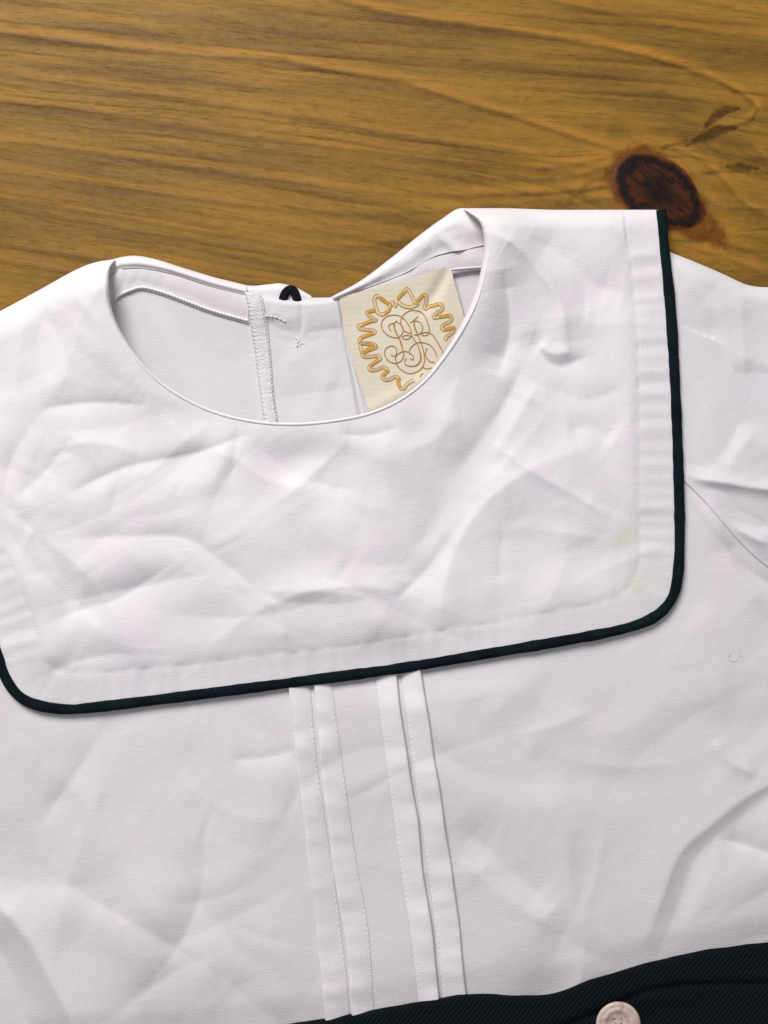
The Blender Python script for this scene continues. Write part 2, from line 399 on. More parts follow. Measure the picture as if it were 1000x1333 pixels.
# flame interior: darker clouded patches
for (cx, cy, rx, ry, a) in [(870, 140, 46, 24, .9), (790, 95, 130, 26, .45), (600, 70, 150, 24, .35), (160, 150, 190, 16, .5), (350, 180, 120, 14, .4), (580, 155, 100, 14, .6), (960, 60, 60, 22, .5), (330, 30, 180, 18, .4), (120, 230, 150, 18, .4), (960, 265, 50, 20, .55), (960, 185, 60, 18, .4), (60, 310, 130, 26, .5), (420, 330, 80, 14, .5)]:
    Cl += a * np.exp(-((Xd - cx - .1 * (Yd - cy)) / rx) ** 2 - ((Yd - cy - .14 * (Xd - cx)) / ry) ** 2) * (.7 + .8 * pn(Xd / 30, Yd / 9, 12))
# bark inclusions beside the knot and the fine crack
def blob(pts, w, jag):
    C = cat(pts, 24); d, s, tt = pdist(Xd, Yd, C)
    d = d + jag * pn(Xd / 9, Yd / 6, 14); ww = w * np.sqrt(np.clip(np.sin(np.pi * np.clip(tt, .02, .98)), .02, 1))
    return 1 - smooth(.55, 1.35, d / ww)
Dk += blob([(896, 188), (916, 178), (936, 170), (960, 166)], 7, 3) + blob([(918, 166), (930, 154), (946, 144), (962, 141)], 6.5, 3) + .6 * blob([(860, 192), (880, 188), (900, 183)], 3, 3)
Dk += blob([(948, 217), (966, 217), (988, 219)], 5.0, 2) + .55 * line([(915, 226), (950, 223), (1000, 226), (1060, 224)], 2.2, 2.2, 1)
Dk += .5 * line([(742, 262), (765, 240), (790, 230)], 3, 4, 2) + .4 * line([(755, 252), (775, 246), (797, 244)], 2, 2, 1)
Dk = np.clip(Dk, 0, 1)
# reddish resin halo: a rotated teardrop round the knot
a_ = R(38); ux = (Xd - KX) * math.cos(a_) + (Yd - KY) * math.sin(a_); uy = -(Xd - KX) * math.sin(a_) + (Yd - KY) * math.cos(a_)
rk = np.hypot(ux / np.where(ux > 0, 122, 69), uy / (46 - .18 * ux)) + .10 * pn(Xd / 22, Yd / 22, 15) + .06 * pn(Xd / 7, Yd / 7, 16)
Rd = 1 - smooth(.84, 1.06, rk)
fade = smooth(.9, 1.5, rk)
late[near] = late[near] * (.6 + .4 * fade) * (1 - .3 * Rd) + Lt; amber[near] = amber[near] * .8 + A + .5 * np.exp(-((rk - 1.2) / .35) ** 2) * (.6 + pn(Xd / 40, Yd / 20, 18))
red = np.zeros_like(X); dark = np.zeros_like(X); cloud = np.zeros_like(X)
red[near] = Rd; dark[near] = Dk; cloud[near] = np.clip(Cl, 0, 1)
zt = np.zeros_like(X); zt[near] = -.7 * Dk ; zt += .25 * np.clip(late, 0, 1)
P = at(X, Y, 0).reshape(-1, 3); P[:, 2] += (zt * S).ravel()
f = quads(len(xs), len(ys))[:, ::-1]
nb = len(P)
# board thickness: skirt and underside
edge = np.r_[[i * len(ys) for i in range(len(xs))], [(len(xs) - 1) * len(ys) + j for j in range(1, len(ys))], [i * len(ys) + len(ys) - 1 for i in range(len(xs) - 2, -1, -1)], [j for j in range(len(ys) - 2, 0, -1)]]
low = P[edge].copy(); low[:, 2] = -.03
ne = len(edge); fl_ = [[int(edge[i]), int(edge[(i + 1) % ne]), nb + (i + 1) % ne, nb + i] for i in range(ne)] + [[nb + i for i in range(ne)][::-1]]
ext = lambda a: np.r_[a.ravel(), np.zeros(ne)]
flowv = np.stack([X + .3 * Y, psi2 + 40 * np.sign(psi2) * 0, 0 * X], -1).reshape(-1, 3); flowv = np.vstack([flowv, np.zeros((ne, 3))])
table = mesh_obj('table_top', np.vstack([P, low]), f.tolist() + fl_, M_wood, None, attrs={
    'late': ('FLOAT', ext(late)), 'amber': ('FLOAT', ext(amber)), 'red': ('FLOAT', ext(red)), 'dark': ('FLOAT', ext(dark)), 'cloud': ('FLOAT', ext(cloud)), 'flow': ('FLOAT_VECTOR', flowv)})
tag(table, kind='structure')
# the loose, resin-dark knot in its socket
kk = NT('dark_knot'); a = kk.attr('knot')
n1 = kk.n('ShaderNodeTexNoise', i_Scale=1.0, i_Detail=5.0, i_Roughness=.65); kk.l(kk.vscale(kk.attr('cloth').outputs['Vector'], (.042, .042, 1)), n1.inputs['Vector'])
rp = kk.ramp([(0, srgb(22, 13, 9)), (.25, srgb(38, 19, 11)), (.45, srgb(60, 28, 12)), (.58, srgb(76, 34, 12)), (.70, srgb(40, 20, 10)), (.76, srgb(13, 8, 7)), (.86, srgb(40, 20, 9)), (.93, srgb(92, 44, 12)), (1, srgb(116, 60, 14))])
e4 = kk.math('SUBTRACT', 1.0, kk.math('POWER', a.outputs['Fac'], 5.0))
kk.l(kk.math('ADD', a.outputs['Fac'], kk.math('MULTIPLY', kk.math('MULTIPLY', kk.math('SUBTRACT', n1.outputs['Fac'], .5), .8), e4)), rp.inputs['Fac'])
n2 = kk.n('ShaderNodeTexNoise', i_Scale=1.0, i_Detail=3.0); kk.l(kk.vscale(kk.attr('cloth').outputs['Vector'], (.09, .09, 1)), n2.inputs['Vector'])
vo = kk.n('ShaderNodeTexNoise', i_Scale=1.0, i_Detail=4.0, i_Distortion=1.2); rt = kk.n('ShaderNodeVectorRotate', rotation_type='Z_AXIS'); rt.inputs['Angle'].default_value = R(-38)
kk.l(kk.attr('cloth').outputs['Vector'], rt.inputs['Vector']); kk.l(kk.vscale(rt.outputs[0], (.022, .075, 1)), vo.inputs['Vector'])
ck = kk.n('ShaderNodeMapRange', j1=.52, j2=.60, j3=0.0, j4=1.0); kk.l(vo.outputs['Fac'], ck.inputs[0])
kk.l(kk.mix(kk.math('MULTIPLY', kk.math('MULTIPLY', ck.outputs[0], e4), .8), rp.outputs['Color'], srgb(12, 8, 7)), kk.p.inputs['Base Color'])
kk.p.inputs['Roughness'].default_value = .3; kk.p.inputs['Specular IOR Level'].default_value = .3
bp = kk.n('ShaderNodeBump', i_Strength=.22, i_Distance=.0005); kk.l(n2.outputs['Fac'], bp.inputs['Height']); kk.l(bp.outputs['Normal'], kk.p.inputs['Normal'])
nr, na = 30, 96
rr_, aa = np.meshgrid(np.linspace(0, 1, nr), np.linspace(0, 2 * np.pi, na, endpoint=False), indexing='ij')
wob = 1 + .12 * pn(np.cos(aa) * 1.1, np.sin(aa) * 1.1, 21)
ux = rr_ * np.cos(aa) * 70 * wob; uy = rr_ * np.sin(aa) * 45 * wob
KXc, KYc = 858, 250
kx = KXc + ux * math.cos(a_) - uy * math.sin(a_); ky = KYc + ux * math.sin(a_) + uy * math.cos(a_)
kz = .95 - .35 * np.exp(-((rr_ - .84) / .05) ** 2) * np.clip(pn(np.cos(aa) * 2, np.sin(aa) * 2, 23) + .4, 0, 1) + .25 * pn(kx / 14, ky / 14, 24) * (rr_ < .9) - 1.3 * smooth(.8, 1, rr_) ** 2
knot = mesh_obj('knot', at(kx, ky, kz).reshape(-1, 3), quads(nr, na, True)[:, ::1], kk.m, table, attrs={'knot': ('FLOAT', rr_), **flow_attr(kx, ky)})

# ================================================================== THE SHIRT
shirt = tag(empty('shirt', (0, 0, 0)), 'white cotton child\'s shirt with square bib collar edged in dark piping', 'shirt')

NECK = [(150, 337), (140, 350), (136, 370), (139, 400), (152, 432), (175, 465), (206, 496), (246, 522), (290, 540), (340, 550), (390, 552), (440, 547), (482, 538), (520, 521), (553, 496), (581, 462), (605, 425), (622, 390), (633, 350), (637, 315), (629, 288), (603, 271)]
OUT = [(-95, 455), (-72, 540), (-50, 640), (-26, 750), (-3, 842), (12, 885), (36, 910), (80, 920), (130, 917), (260, 901), (400, 883), (520, 867), (640, 847), (740, 830), (810, 816), (850, 801), (872, 778), (880, 745), (882, 690), (880, 600), (876, 500), (870, 400), (862, 320), (858, 273)]
LFOLD = [(150, 337), (122, 342), (95, 353), (50, 378), (0, 405), (-95, 455)]
RFOLD = [(603, 271), (660, 271), (720, 273), (790, 273), (858, 273)]
HEM = [(0, 690), (20, 745), (45, 805), (64, 866), (130, 872), (230, 864), (330, 853), (430, 842), (540, 824), (640, 808), (740, 790), (795, 778), (820, 760), (829, 730), (830, 600), (829, 495), (826, 425), (821, 365), (816, 320)]
SHOULDER_R = [(855, 321), (872, 328), (905, 341), (940, 356), (968, 369), (985, 373), (1000, 374), (1060, 377), (1160, 384)]
SEAM_R = [(840, 600), (880, 616), (893, 628), (920, 655), (950, 690), (975, 717), (1000, 738), (1040, 768), (1160, 840)]
WAIST = [(-160, 1420), (60, 1362), (250, 1348), (390, 1331), (450, 1321), (510, 1310), (560, 1302), (600, 1295), (640, 1294), (680, 1296), (720, 1293), (770, 1275), (830, 1257), (900, 1240), (960, 1231), (1000, 1227), (1160, 1216)]
NECKC = cat(NECK, 70); OUTC = cat(OUT, 90); OUTF = cat(OUT, 900)

# ---- front panel ---------------------------------------------------
FRONT_W = [
    ([(1080, 985), (1000, 1035), (945, 1078), (905, 1118), (884, 1175), (852, 1256)], -4.2, 30, 22),
    ([(1060, 1000), (985, 1030), (925, 1075), (885, 1112), (862, 1170), (838, 1235)], 5, 12, 26),
    ([(938, 1092), (970, 1100), (1040, 1125)], -5, 16, 9),
    ([(928, 962), (950, 992), (985, 1010)], 3.5, 14, 9),
    ([(592, 1070), (650, 1120), (720, 1182)], -5.5, 30, 26),
    ([(600, 1120), (660, 1170), (735, 1215)], 4, 30, 26),
    ([(640, 905), (672, 955), (700, 990)], 3, 22, 14),
    ([(676, 956), (720, 945), (770, 925)], 2.5, 14, 20),
    ([(700, 1010), (735, 1090), (745, 1180), (770, 1240)], 3.5, 32, 20),
    ([(150, 900), (128, 960), (90, 1020), (50, 1075)], -4, 22, 18),
    ([(128, 900), (126, 980), (128, 1060)], 2.5, 14, 10),
    ([(150, 1180), (168, 1240), (190, 1330)], 3.5, 22, 12),
    ([(60, 990), (120, 1060), (150, 1140)], 2.5, 26, 30),
    ([(300, 990), (350, 985), (385, 975)], -3.0, 12, 12),
    ([(230, 1010), (300, 1060), (380, 1070)], 2.5, 28, 28),
    ([(200, 1240), (290, 1200), (390, 1150)], -2.5, 28, 28),
    ([(-30, 1160), (8, 1190), (38, 1225), (66, 1275), (100, 1340), (125, 1400)], 13, 34, 22),
    ([(905, 780), (935, 850), (940, 940)], 2.0, 26, 26),
    ([(896, 640), (935, 690), (960, 745), (1010, 800)], 6, 14, 20),
    ([(930, 690), (965, 735), (1010, 765), (1080, 800)], -6, 10, 14),
]
_WC = cat(WAIST, 300)
def waist_y(x): return curve_y(_WC, x)
_NK = cat(NECK, 400)
def zf(x, y):
    x = np.asarray(x, float); y = np.asarray(y, float)
    z = 15 + strokes(x, y, FRONT_W) + 3.0 * crumple(x, y, 190, 2) + .5 * crumple(x, y, 55, 4) + facets(x, y, 101, 100, (-100, 600, 1100, 1330), (60, 150), .09) + facets(x, y, 111, 90, (-100, 640, 1100, 1330), (20, 50), .07)
    # left side of the body falls away beyond the soft edge fold
    d, s, t = pdist(x, y, [(-60, 1130), (8, 1190), (38, 1225), (66, 1275), (100, 1340), (135, 1420)])
    z = z - 11 * smooth(0, 60, np.where(s > 0, d, 0))
    # pressed flat where the tucks are sewn
    fl = np.exp(-(((x - (497 + .11 * (y - 1090))) / 125) ** 4))
    z = z * (1 - .65 * fl) + (15 + .5 * (z - 15)) * .65 * fl * 1.0
    # presses down into the waistband
    z = z - 4 * smooth(40, 0, waist_y(x) - y)
    # lies flat beneath the collar and beside its piping
    do, so_, _ = pdist(x, y, OUTC)
    z = 13.5 + (z - 13.5) * smooth(4, 60, so_ * do)
    return np.maximum(z, 7)
front_top = cat([(-160, 500), (-60, 462), (0, 436), (60, 410), (95, 398), (118, 440), (140, 500), (200, 545), (300, 580), (400, 590), (490, 578), (560, 545), (615, 495), (645, 430), (665, 350), (690, 318), (760, 312), (840, 320), (858, 400), (900, 420), (1000, 440), (1160, 460)], 600)
front_top = front_top[np.argsort(front_top[:, 0], kind='stable')]
xs = np.arange(-150, 1151, 2.8); nv = 330
yt = curve_y(front_top, xs); V = np.linspace(0, 1, nv)[None]
X = np.repeat(xs[:, None], nv, 1); Y = yt[:, None] * (1 - V) + (waist_y(xs) + 70)[:, None] * V
dtop = Y - yt[:, None]
Z = zf(X, Y) * roll(dtop + .5, 34)
front = sheet('front_panel', X, Y, Z, M_front, shirt)

# ---- back panel (whole back of the body, seen inside the neck) --------
BACKTOP = [(60, 420), (120, 380), (146, 352), (165, 342), (193, 344), (230, 354), (270, 366), (318, 380), (372, 386), (440, 386), (480, 370), (530, 348), (560, 326), (600, 300), (640, 292), (670, 310), (720, 318), (850, 330), (870, 350), (960, 395), (1160, 410)]
def zb(x, y):
    x = np.asarray(x, float); y = np.asarray(y, float)
    d = y - curve_y(cat(BACKTOP, 400), x)
    return 4.5 + 9 * np.exp(-(d / 62) ** 2) + 2.5 * np.exp(-((x - 190) / 60) ** 2 - ((y - 440) / 60) ** 2) + 1.8 * crumple(x, y, 110, 31) * smooth(0, 60, d) \
        + 2.6 * np.exp(-(((x - y * .45 - 20) / 18) ** 2)) * smooth(30, 90, d) * (y < 560)
xs = np.r_[np.arange(-140, 100, 20), np.arange(100, 680, 3.0), np.arange(680, 1150, 20)]; 
yy = np.r_[np.linspace(0, 1, 90) ** 1.0 * 300, np.linspace(320, 1050, 30)]
yt = np.where(xs < 60, 420 + (60 - xs) * .45, curve_y(cat(BACKTOP, 400), xs))
X = np.repeat(xs[:, None], len(yy), 1); Y = yt[:, None] + yy[None]
Y = np.minimum(Y, waist_y(X) + 60 + .01 * yy[None])
Z = np.where(Y > 640, 2.5, zb(X, Y)) * roll(Y - yt[:, None] + 1, 12)
back = sheet('back_panel', X, Y, np.maximum(Z, .8), M_white, shirt)

# ---- collar --------------------------------------------------------
COL_W = [
    ([(50, 533), (120, 524), (195, 528)], -4.5, 13, 20),
    ([(85, 645), (165, 608), (255, 590), (330, 562)], -6, 13, 26),
    ([(20, 650), (60, 612), (95, 570)], -4, 18, 22),
    ([(262, 583), (310, 600), (350, 625), (420, 640)], 3, 16, 22),
    ([(85, 702), (170, 698), (240, 700), (285, 728), (340, 772)], -4.5, 16, 22),
    ([(60, 812), (110, 792), (160, 776), (230, 730)], -3.5, 12, 20),
    ([(335, 768), (380, 770), (430, 771), (478, 778)], 1.8, 30, 9),
    ([(330, 772), (380, 784), (440, 786), (480, 780)], -1.6, 9, 18),
    ([(340, 772), (365, 800), (370, 840)], 2.2, 14, 12),
    ([(335, 560), (345, 590), (400, 625), (470, 640)], -3, 18, 22),
    ([(440, 565), (480, 566), (520, 556)], -2.8, 10, 14),
    ([(682, 470), (668, 505), (637, 560), (603, 612), (566, 684), (538, 716)], -9, 36, 17),
    ([(700, 500), (668, 555), (640, 600)], 5, 26, 22),
    ([(590, 690), (560, 735), (512, 785)], -5, 20, 12),
    ([(640, 575), (690, 612), (750, 645), (795, 674)], 5, 22, 12),
    ([(655, 690), (650, 730), (655, 760)], -2.5, 10, 12),
    ([(738, 560), (770, 556), (800, 575)], -3.5, 20, 20),
    ([(632, 300), (668, 316), (700, 350), (730, 395), (738, 445)], 9, 26, 17),
    ([(690, 308), (735, 335), (775, 372), (812, 380)], -5, 20, 24),
    ([(696, 430), (704, 460), (728, 476), (768, 462)], -4.5, 10, 18),
    ([(700, 448), (720, 460), (745, 458)], 3.5, 12, 10),
    ([(655, 350), (662, 400), (662, 440), (648, 490)], -7, 16, 24),
    ([(712, 500), (760, 520), (812, 505)], -3, 18, 22),
    ([(520, 590), (560, 575), (600, 540)], 2.5, 26, 18),
    ([(150, 350), (112, 400), (90, 470), (70, 520)], 4, 26, 26),
    ([(60, 400), (50, 450), (70, 500)], -3, 22, 22),
    ([(180, 590), (120, 575), (60, 590)], 3, 20, 14),
]
NU, NVV = 560, 170
N_ = keyed(NECK, [(0, 0), (6, .27), (10, .5), (14, .72), (21, 1)], NU)
O_ = keyed(OUT, [(0, 0), (6, .27), (10, .47), (15, .70), (23, 1)], NU)
D0 = cat(LFOLD, NVV); D1 = cat(RFOLD, NVV)
u = np.linspace(0, 1, NU)[:, None, None]; v = np.linspace(0, 1, NVV)[None, :, None]
G = (1 - v) * N_[:, None] + v * O_[:, None] + (1 - u) * D0[None] + u * D1[None] - ((1 - u) * (1 - v) * N_[0] + u * (1 - v) * N_[-1] + (1 - u) * v * O_[0] + u * v * O_[-1])
def neck_rise(t):
    return 20 * (1 - smooth(.08, .34, t)) + 22 * smooth(.68, .86, t) + 2.5
def zc_raw(x, y):
    dn, sn, tn = pdist(x, y, NECKC)
    do, so, to = pdist(x, y, OUTC)
    z = 27 + strokes(x, y, COL_W) + (2.4 * crumple(x, y, 170, 6) + facets(x, y, 202, 110, (-60, 300, 880, 880), (50, 130), .11) + facets(x, y, 212, 170, (-60, 300, 880, 880), (18, 48), .085)) * smooth(0, 50, dn) + .5 * crumple(x, y, 50, 8)
    z = z + neck_rise(tn) * np.exp(-(dn / np.where(tn > .6, 46, 50)) ** 2)
    z = z + 6 * np.exp(-((x - 400) / 190) ** 2 - ((y - 690) / 120) ** 2)
    # double hem: raised band inside the piping, a shallow groove where it ends, puckers across it
    dh, sh, th = pdist(x, y, cat(HEM, 48))
    inside = np.where(sh > 0, dh, -dh)      # + outside of the hem line
    L = 1600
    puck = (pn(th * L / 17, x * 0 + 3.3, 40) + .6 * pn(th * L / 38, x * 0 + 1.7, 41))
    band = smooth(-2, 5, inside)
    z = z - 1.5 * band - .9 * np.exp(-(inside / 5) ** 2) + 1.15 * puck * band * smooth(0, 14, do)
    # settles on to the body towards the piping
    z = 19.0 + (z - 19.0) * smooth(-8, 70, do) * 1.0 + 1.4 * puck * band * (1 - smooth(4, 70, do)) * smooth(-4, 8, do)
    return 17.2 + np.log1p(np.exp(np.clip((z - 17.2) / 2.0, -30, 30))) * 2.0
def zc(x, y):
    z = zc_raw(x, y)
    dl, _, _ = pdist(x, y, cat(LFOLD, 60)); dr, _, _ = pdist(x, y, cat(RFOLD, 40))
    return z * roll(dl + 1, 40) * roll(dr + 1, 26)
X, Y = G[..., 0], G[..., 1]; Z = zc(X, Y)
# turned-under neck edge (three rows) inside the hole
Tn = np.gradient(N_, axis=0); Tn /= np.linalg.norm(Tn, axis=1, keepdims=True); Nn = np.stack([Tn[:, 1], -Tn[:, 0]], -1)
zN = Z[:, 0]; tN = np.linspace(0, 1, NU)
endw = np.clip(np.minimum(np.arange(NU), NU - 1 - np.arange(NU)) / 26, 0, 1)
rad = (1.5 + 6.5 * np.clip((neck_rise(tN) - 2.5) / 22, 0, 1)) * endw
sg_ = np.sign(np.sum(Nn * (np.array([390, 430]) - N_), axis=1)); sg_ = np.where(np.abs(sg_) < .5, 1, sg_)
rows = []
for th in (.35, .7, 1.05, 1.4, 1.57):
    o_ = rad * math.sin(th) * .8; dz = rad * (1 - math.cos(th)) * 1.6
    rows.append((N_[:, 0] + Nn[:, 0] * sg_ * o_, N_[:, 1] + Nn[:, 1] * sg_ * o_, np.maximum(zN - dz, 1)))
X = np.hstack([np.stack([r[0] for r in rows[::-1]], 1), X]); Y = np.hstack([np.stack([r[1] for r in rows[::-1]], 1), Y]); Z = np.hstack([np.stack([r[2] for r in rows[::-1]], 1), Z])
collar = sheet('collar', X, Y, Z, M_collar, shirt)

# piping round the collar, a cord bound in dark cloth with a sewn groove
C = resample(OUTF, 420)
T = np.gradient(C, axis=0); T /= np.linalg.norm(T, axis=1, keepdims=True); Nn = np.stack([-T[:, 1], T[:, 0]], -1)
out_n = Nn * 1.0
k = 20; ang = np.linspace(0, 2 * np.pi, k, endpoint=False)
dl, _, _ = pdist(C[:, 0], C[:, 1], cat(LFOLD, 60)); dr, _, _ = pdist(C[:, 0], C[:, 1], cat(RFOLD, 40))
pz = 20.0 * roll(dl + 4, 34) * roll(dr + 3, 26); s_ = np.arange(len(C))
wv_ = 1 + .13 * pn(s_ / 9, s_ * 0 + .5, 51) + .07 * pn(s_ / 2.5, s_ * 0 + .5, 52)
ca, sa = np.cos(ang), np.sin(ang)
prof_w = 6.8 * ca; prof_h = 5.0 * sa * (1 - .22 * np.exp(-((ca + .25) / .16) ** 2) * (sa > 0))
side = np.sign(np.sum(out_n * (C - np.array([420, 650])), axis=1))[:, None]
cx = C[:, None, 0] + out_n[:, None, 0] * side[:, :, ] * (3.0 + prof_w[None] * wv_[:, None])
cy = C[:, None, 1] + out_n[:, None, 1] * side[:, :, ] * (3.0 + prof_w[None] * wv_[:, None])
cz = np.maximum(pz[:, None] + prof_h[None] * wv_[:, None], .4)
a_len = np.repeat((s_ * 4.6)[:, None], k, 1)
f = quads(len(C), k, True).tolist() + [list(range(k))[::-1], [(len(C) - 1) * k + i for i in range(k)]]
piping = mesh_obj('piping', at(cx, cy, cz).reshape(-1, 3), f, M_piping, collar, attrs=flow_attr(a_len, np.repeat((ang * 3.2)[None], len(C), 0) * 2))
tag(piping, 'dark navy and green cord piping along the collar edge')

# neckline binding: narrow rolled edge with a stitched line beside it
B = resample(_NK[int(.13 * 400):int(.90 * 400)], 260)
zB = zc(B[:, 0], B[:, 1]); mb = MB(); mb.tube(np.c_[B, zB + .1], 1.9 * np.clip(np.minimum(np.arange(260), 259 - np.arange(260)) / 40, .1, 1), 10, .7)
mb.build('neck_binding', M_thread, collar)
# ---- sleeve at the right ---------------------------------------------
SL_W = [
    ([(893, 622), (940, 628), (1000, 637), (1090, 645)], 9, 16, 9),
    ([(900, 648), (950, 668), (1010, 690)], -6, 9, 14),
    ([(905, 655), (960, 690), (1010, 712)], 6, 12, 9),
    ([(885, 345), (915, 385), (948, 440), (962, 500)], 2.5, 22, 16),
    ([(925, 400), (930, 470), (925, 560)], -2.5, 26, 22),
    ([(985, 560), (960, 590), (945, 615)], 3, 20, 16),
    ([(965, 376), (968, 440), (972, 520)], 2.5, 12, 22),
]
xs = np.arange(846, 1151, 2.6); nv = 130
yt = curve_y(cat(SHOULDER_R, 200), xs); yb = curve_y(cat(SEAM_R, 300), xs)
V = np.linspace(0, 1, nv)[None]; X = np.repeat(xs[:, None], nv, 1); Y = yt[:, None] * (1 - V) + yb[:, None] * V
dS, _, _ = pdist(X, Y, cat(SEAM_R, 120))
Z = 17 + strokes(X, Y, SL_W) + 2.0 * crumple(X, Y, 150, 14) + .5 * crumple(X, Y, 44, 16) + facets(X, Y, 303, 26, (860, 340, 1100, 760), (40, 110), .10)
Z = 11 + (Z - 11) * smooth(846, 905, X)
Z = np.maximum(Z, 9) * roll(Y - yt[:, None] + .5, 22)
zs = zf(X, Y)
Z = np.where(X > 870, Z + (zs + 1.8 - Z) * np.exp(-(dS / 10) ** 2) * 1.0, Z)
Z = np.maximum(Z, np.where((Y > yt[:, None] + 90) & (X > 880), zs + .9, 0))
# edge turned under along the seam
X = np.hstack([X, X[:, -1:], X[:, -1:]]); Y = np.hstack([Y, Y[:, -1:] + 1.4, Y[:, -1:] - 1]); Z = np.hstack([Z, Z[:, -1:] - 1.6, Z[:, -1:] - 4])
sleeve = sheet('sleeve', X, Y, Z, M_white, shirt)

# ---- four pintucks, each a sewn fold standing on the front -------------
TUCKS = [  # stitch line, fold edge
    ([(402, 888), (404, 897), (414, 1002), (435, 1144), (450, 1261), (456, 1345)], [(376, 889), (377, 897), (393, 1059), (407, 1169), (423, 1321), (426, 1345)]),
    ([(431, 885), (432, 892), (442, 966), (464, 1123), (480, 1215), (488, 1345)], [(407, 886), (408, 894), (423, 1037), (437, 1155), (452, 1233), (459, 1345)]),
    ([(488, 877), (489, 885), (506, 1013), (524, 1144), (536, 1222), (548, 1330)], [(515, 873), (516, 880), (535, 1013), (552, 1137), (572, 1300), (576, 1330)]),
    ([(522, 873), (524, 888), (538, 995), (559, 1144), (577, 1300), (581, 1330)], [(547, 869), (548, 878), (570, 1016), (591, 1155), (606, 1293), (610, 1330)]),
]
def tuck_h(y, i): return 5.6 + 2.0 * pn(y / 60, 0 * y + i * 3.1, 60) + 1.6 * pn(y / 24, 0 * y + i * 2.3, 61)
for i, (sl, fe) in enumerate(TUCKS):
    a = cat(sl, 220); b = cat(fe, 220)
    b[:, 0] += 2.2 * pn(b[:, 1] / 70, 0 * b[:, 1] + i, 62)
    ts = [0, .12, .3, .5, .7, .88, .96, 1.0, .985, .9, .6]
    hs = [.1, .35, .6, .8, .93, 1.0, .96, .8, .5, .25, .15]
    X = np.stack([a[:, 0] * (1 - t) + b[:, 0] * t for t in ts], 1); Y = np.stack([a[:, 1] * (1 - t) + b[:, 1] * t for t in ts], 1)
    H = tuck_h(Y, i)
    Z = zf(X, Y) + .3 + H * np.array(hs)[None]
    sheet('pintuck', X, Y, Z, M_tuck, front)
    mb = MB(); c = resample(a, 560); sg = 1 if b[0, 0] > a[0, 0] else -1
    for j in range(6, 540, 9):
        p = c[j:j + 6]; mb.tube(np.c_[p[:, 0] + sg * 2.0, p[:, 1], zf(p[:, 0], p[:, 1]) + np.array([.4, 1.3, 1.6, 1.6, 1.3, .4])], .7, 5)
    tag(mb.build('pintuck_stitching', M_thread, front), kind='stuff')

# ---- back neck: rear collar rim, facing bands, placket, serged seam ------
def coons(c0, c1, nu, nv):
    a = cat(c0, nu); b = cat(c1, nu); t = np.linspace(0, 1, nv)[None, :, None]
    Gq = a[:, None] * (1 - t) + b[:, None] * t; return Gq[..., 0], Gq[..., 1]
# left rim
X, Y = coons([(128, 348), (146, 338), (162, 334), (180, 333), (205, 338), (240, 349), (280, 361), (300, 366), (320, 371)], [(137, 375), (150, 353), (168, 349), (193, 350), (230, 358), (270, 371), (296, 378), (322, 384)], 120, 16)
V = np.linspace(0, 1, 16)[None]
Z = (10 + 10 * smooth(135, 172, X)) * roll(V * 26 + .4, 15) - 3.5 * smooth(.6, 1, V) + 1.0 * pn(X / 40, Y / 30, 70)
rim = sheet('back_collar', X, Y, np.maximum(Z, .5), M_collar, shirt)
# left facing band
bt = [(139, 385), (142, 366), (156, 353), (172, 350), (193, 351), (230, 359), (270, 372), (322, 385)]
bb = [(143, 402), (152, 390), (168, 382), (185, 378), (210, 384), (240, 395), (275, 408), (324, 422)]
X, Y = coons(bt, bb, 150, 18); V = np.linspace(0, 1, 18)[None]; Us = np.linspace(0, 1, 150)[:, None]
Z = 16.5 - 6 * V + 1.8 * np.sin(V * np.pi) + 1.3 * pn(X / 16 + Y / 60, Y / 70, 71) * (1 - smooth(.3, .6, Us)) + .8 * pn(X / 30, Y / 30, 72)
Z = np.maximum(Z, zb(X, Y) + 1.6)
X = np.hstack([X, X[:, -1:] + .5]); Y = np.hstack([Y, Y[:, -1:] - .5]); Z = np.hstack([Z, zb(X[:, -1:], Y[:, -1:]) - .5])
band = sheet('neck_facing', X, Y, Z, M_band, shirt)
c = resample(cat(bb, 300), 460); mb = MB()
c[:, 1] -= 4; c[:, 0] += 1
zz = np.maximum(11.5, zb(c[:, 0], c[:, 1]) + 2.4)
for j in range(24, 446, 10):
    mb.tube(np.c_[c[j:j + 8, 0], c[j:j + 8, 1], zz[j:j + 8] + np.array([-.6, 0, .3, .4, .4, .3, 0, -.6])], 1.7, 6)
tag(mb.build('facing_stitching', M_thread, band), kind='stuff')
# right rim (rear collar seen from inside) and its band
X, Y = coons([(432, 386), (470, 365), (510, 335), (545, 307), (575, 285), (600, 271), (626, 279), (640, 292)], [(436, 390), (480, 374), (530, 354), (560, 336), (585, 328), (605, 325), (625, 320), (642, 318)], 120, 22)
V = np.linspace(0, 1, 22)[None]
Z = 21 * roll(V * 30 + .4, 12) - 4 * smooth(.5, 1, V) + 2.4 * crumple(X, Y, 42, 73) + 3 * np.exp(-(((X - 565) - 1.1 * (Y - 300)) / 9) ** 2) * smooth(540, 570, X)
sheet('back_collar', X, Y, np.maximum(Z, .5), M_collar, shirt)
X, Y = coons([(438, 391), (480, 375), (530, 355), (560, 337), (600, 327), (644, 318)], [(442, 402), (486, 388), (540, 372), (575, 362), (605, 354), (646, 350)], 90, 12)
V = np.linspace(0, 1, 12)[None]
Z = 17 - 4 * V + 1.5 * np.sin(V * np.pi) + 1.0 * pn(X / 22, Y / 22, 75)
X = np.hstack([X, X[:, -1:]]); Y = np.hstack([Y, Y[:, -1:] - .8]); Z = np.hstack([Z, zb(X[:, -1:], Y[:, -1:]) - .5])
band2 = sheet('neck_facing', X, Y, Z, M_band, shirt)
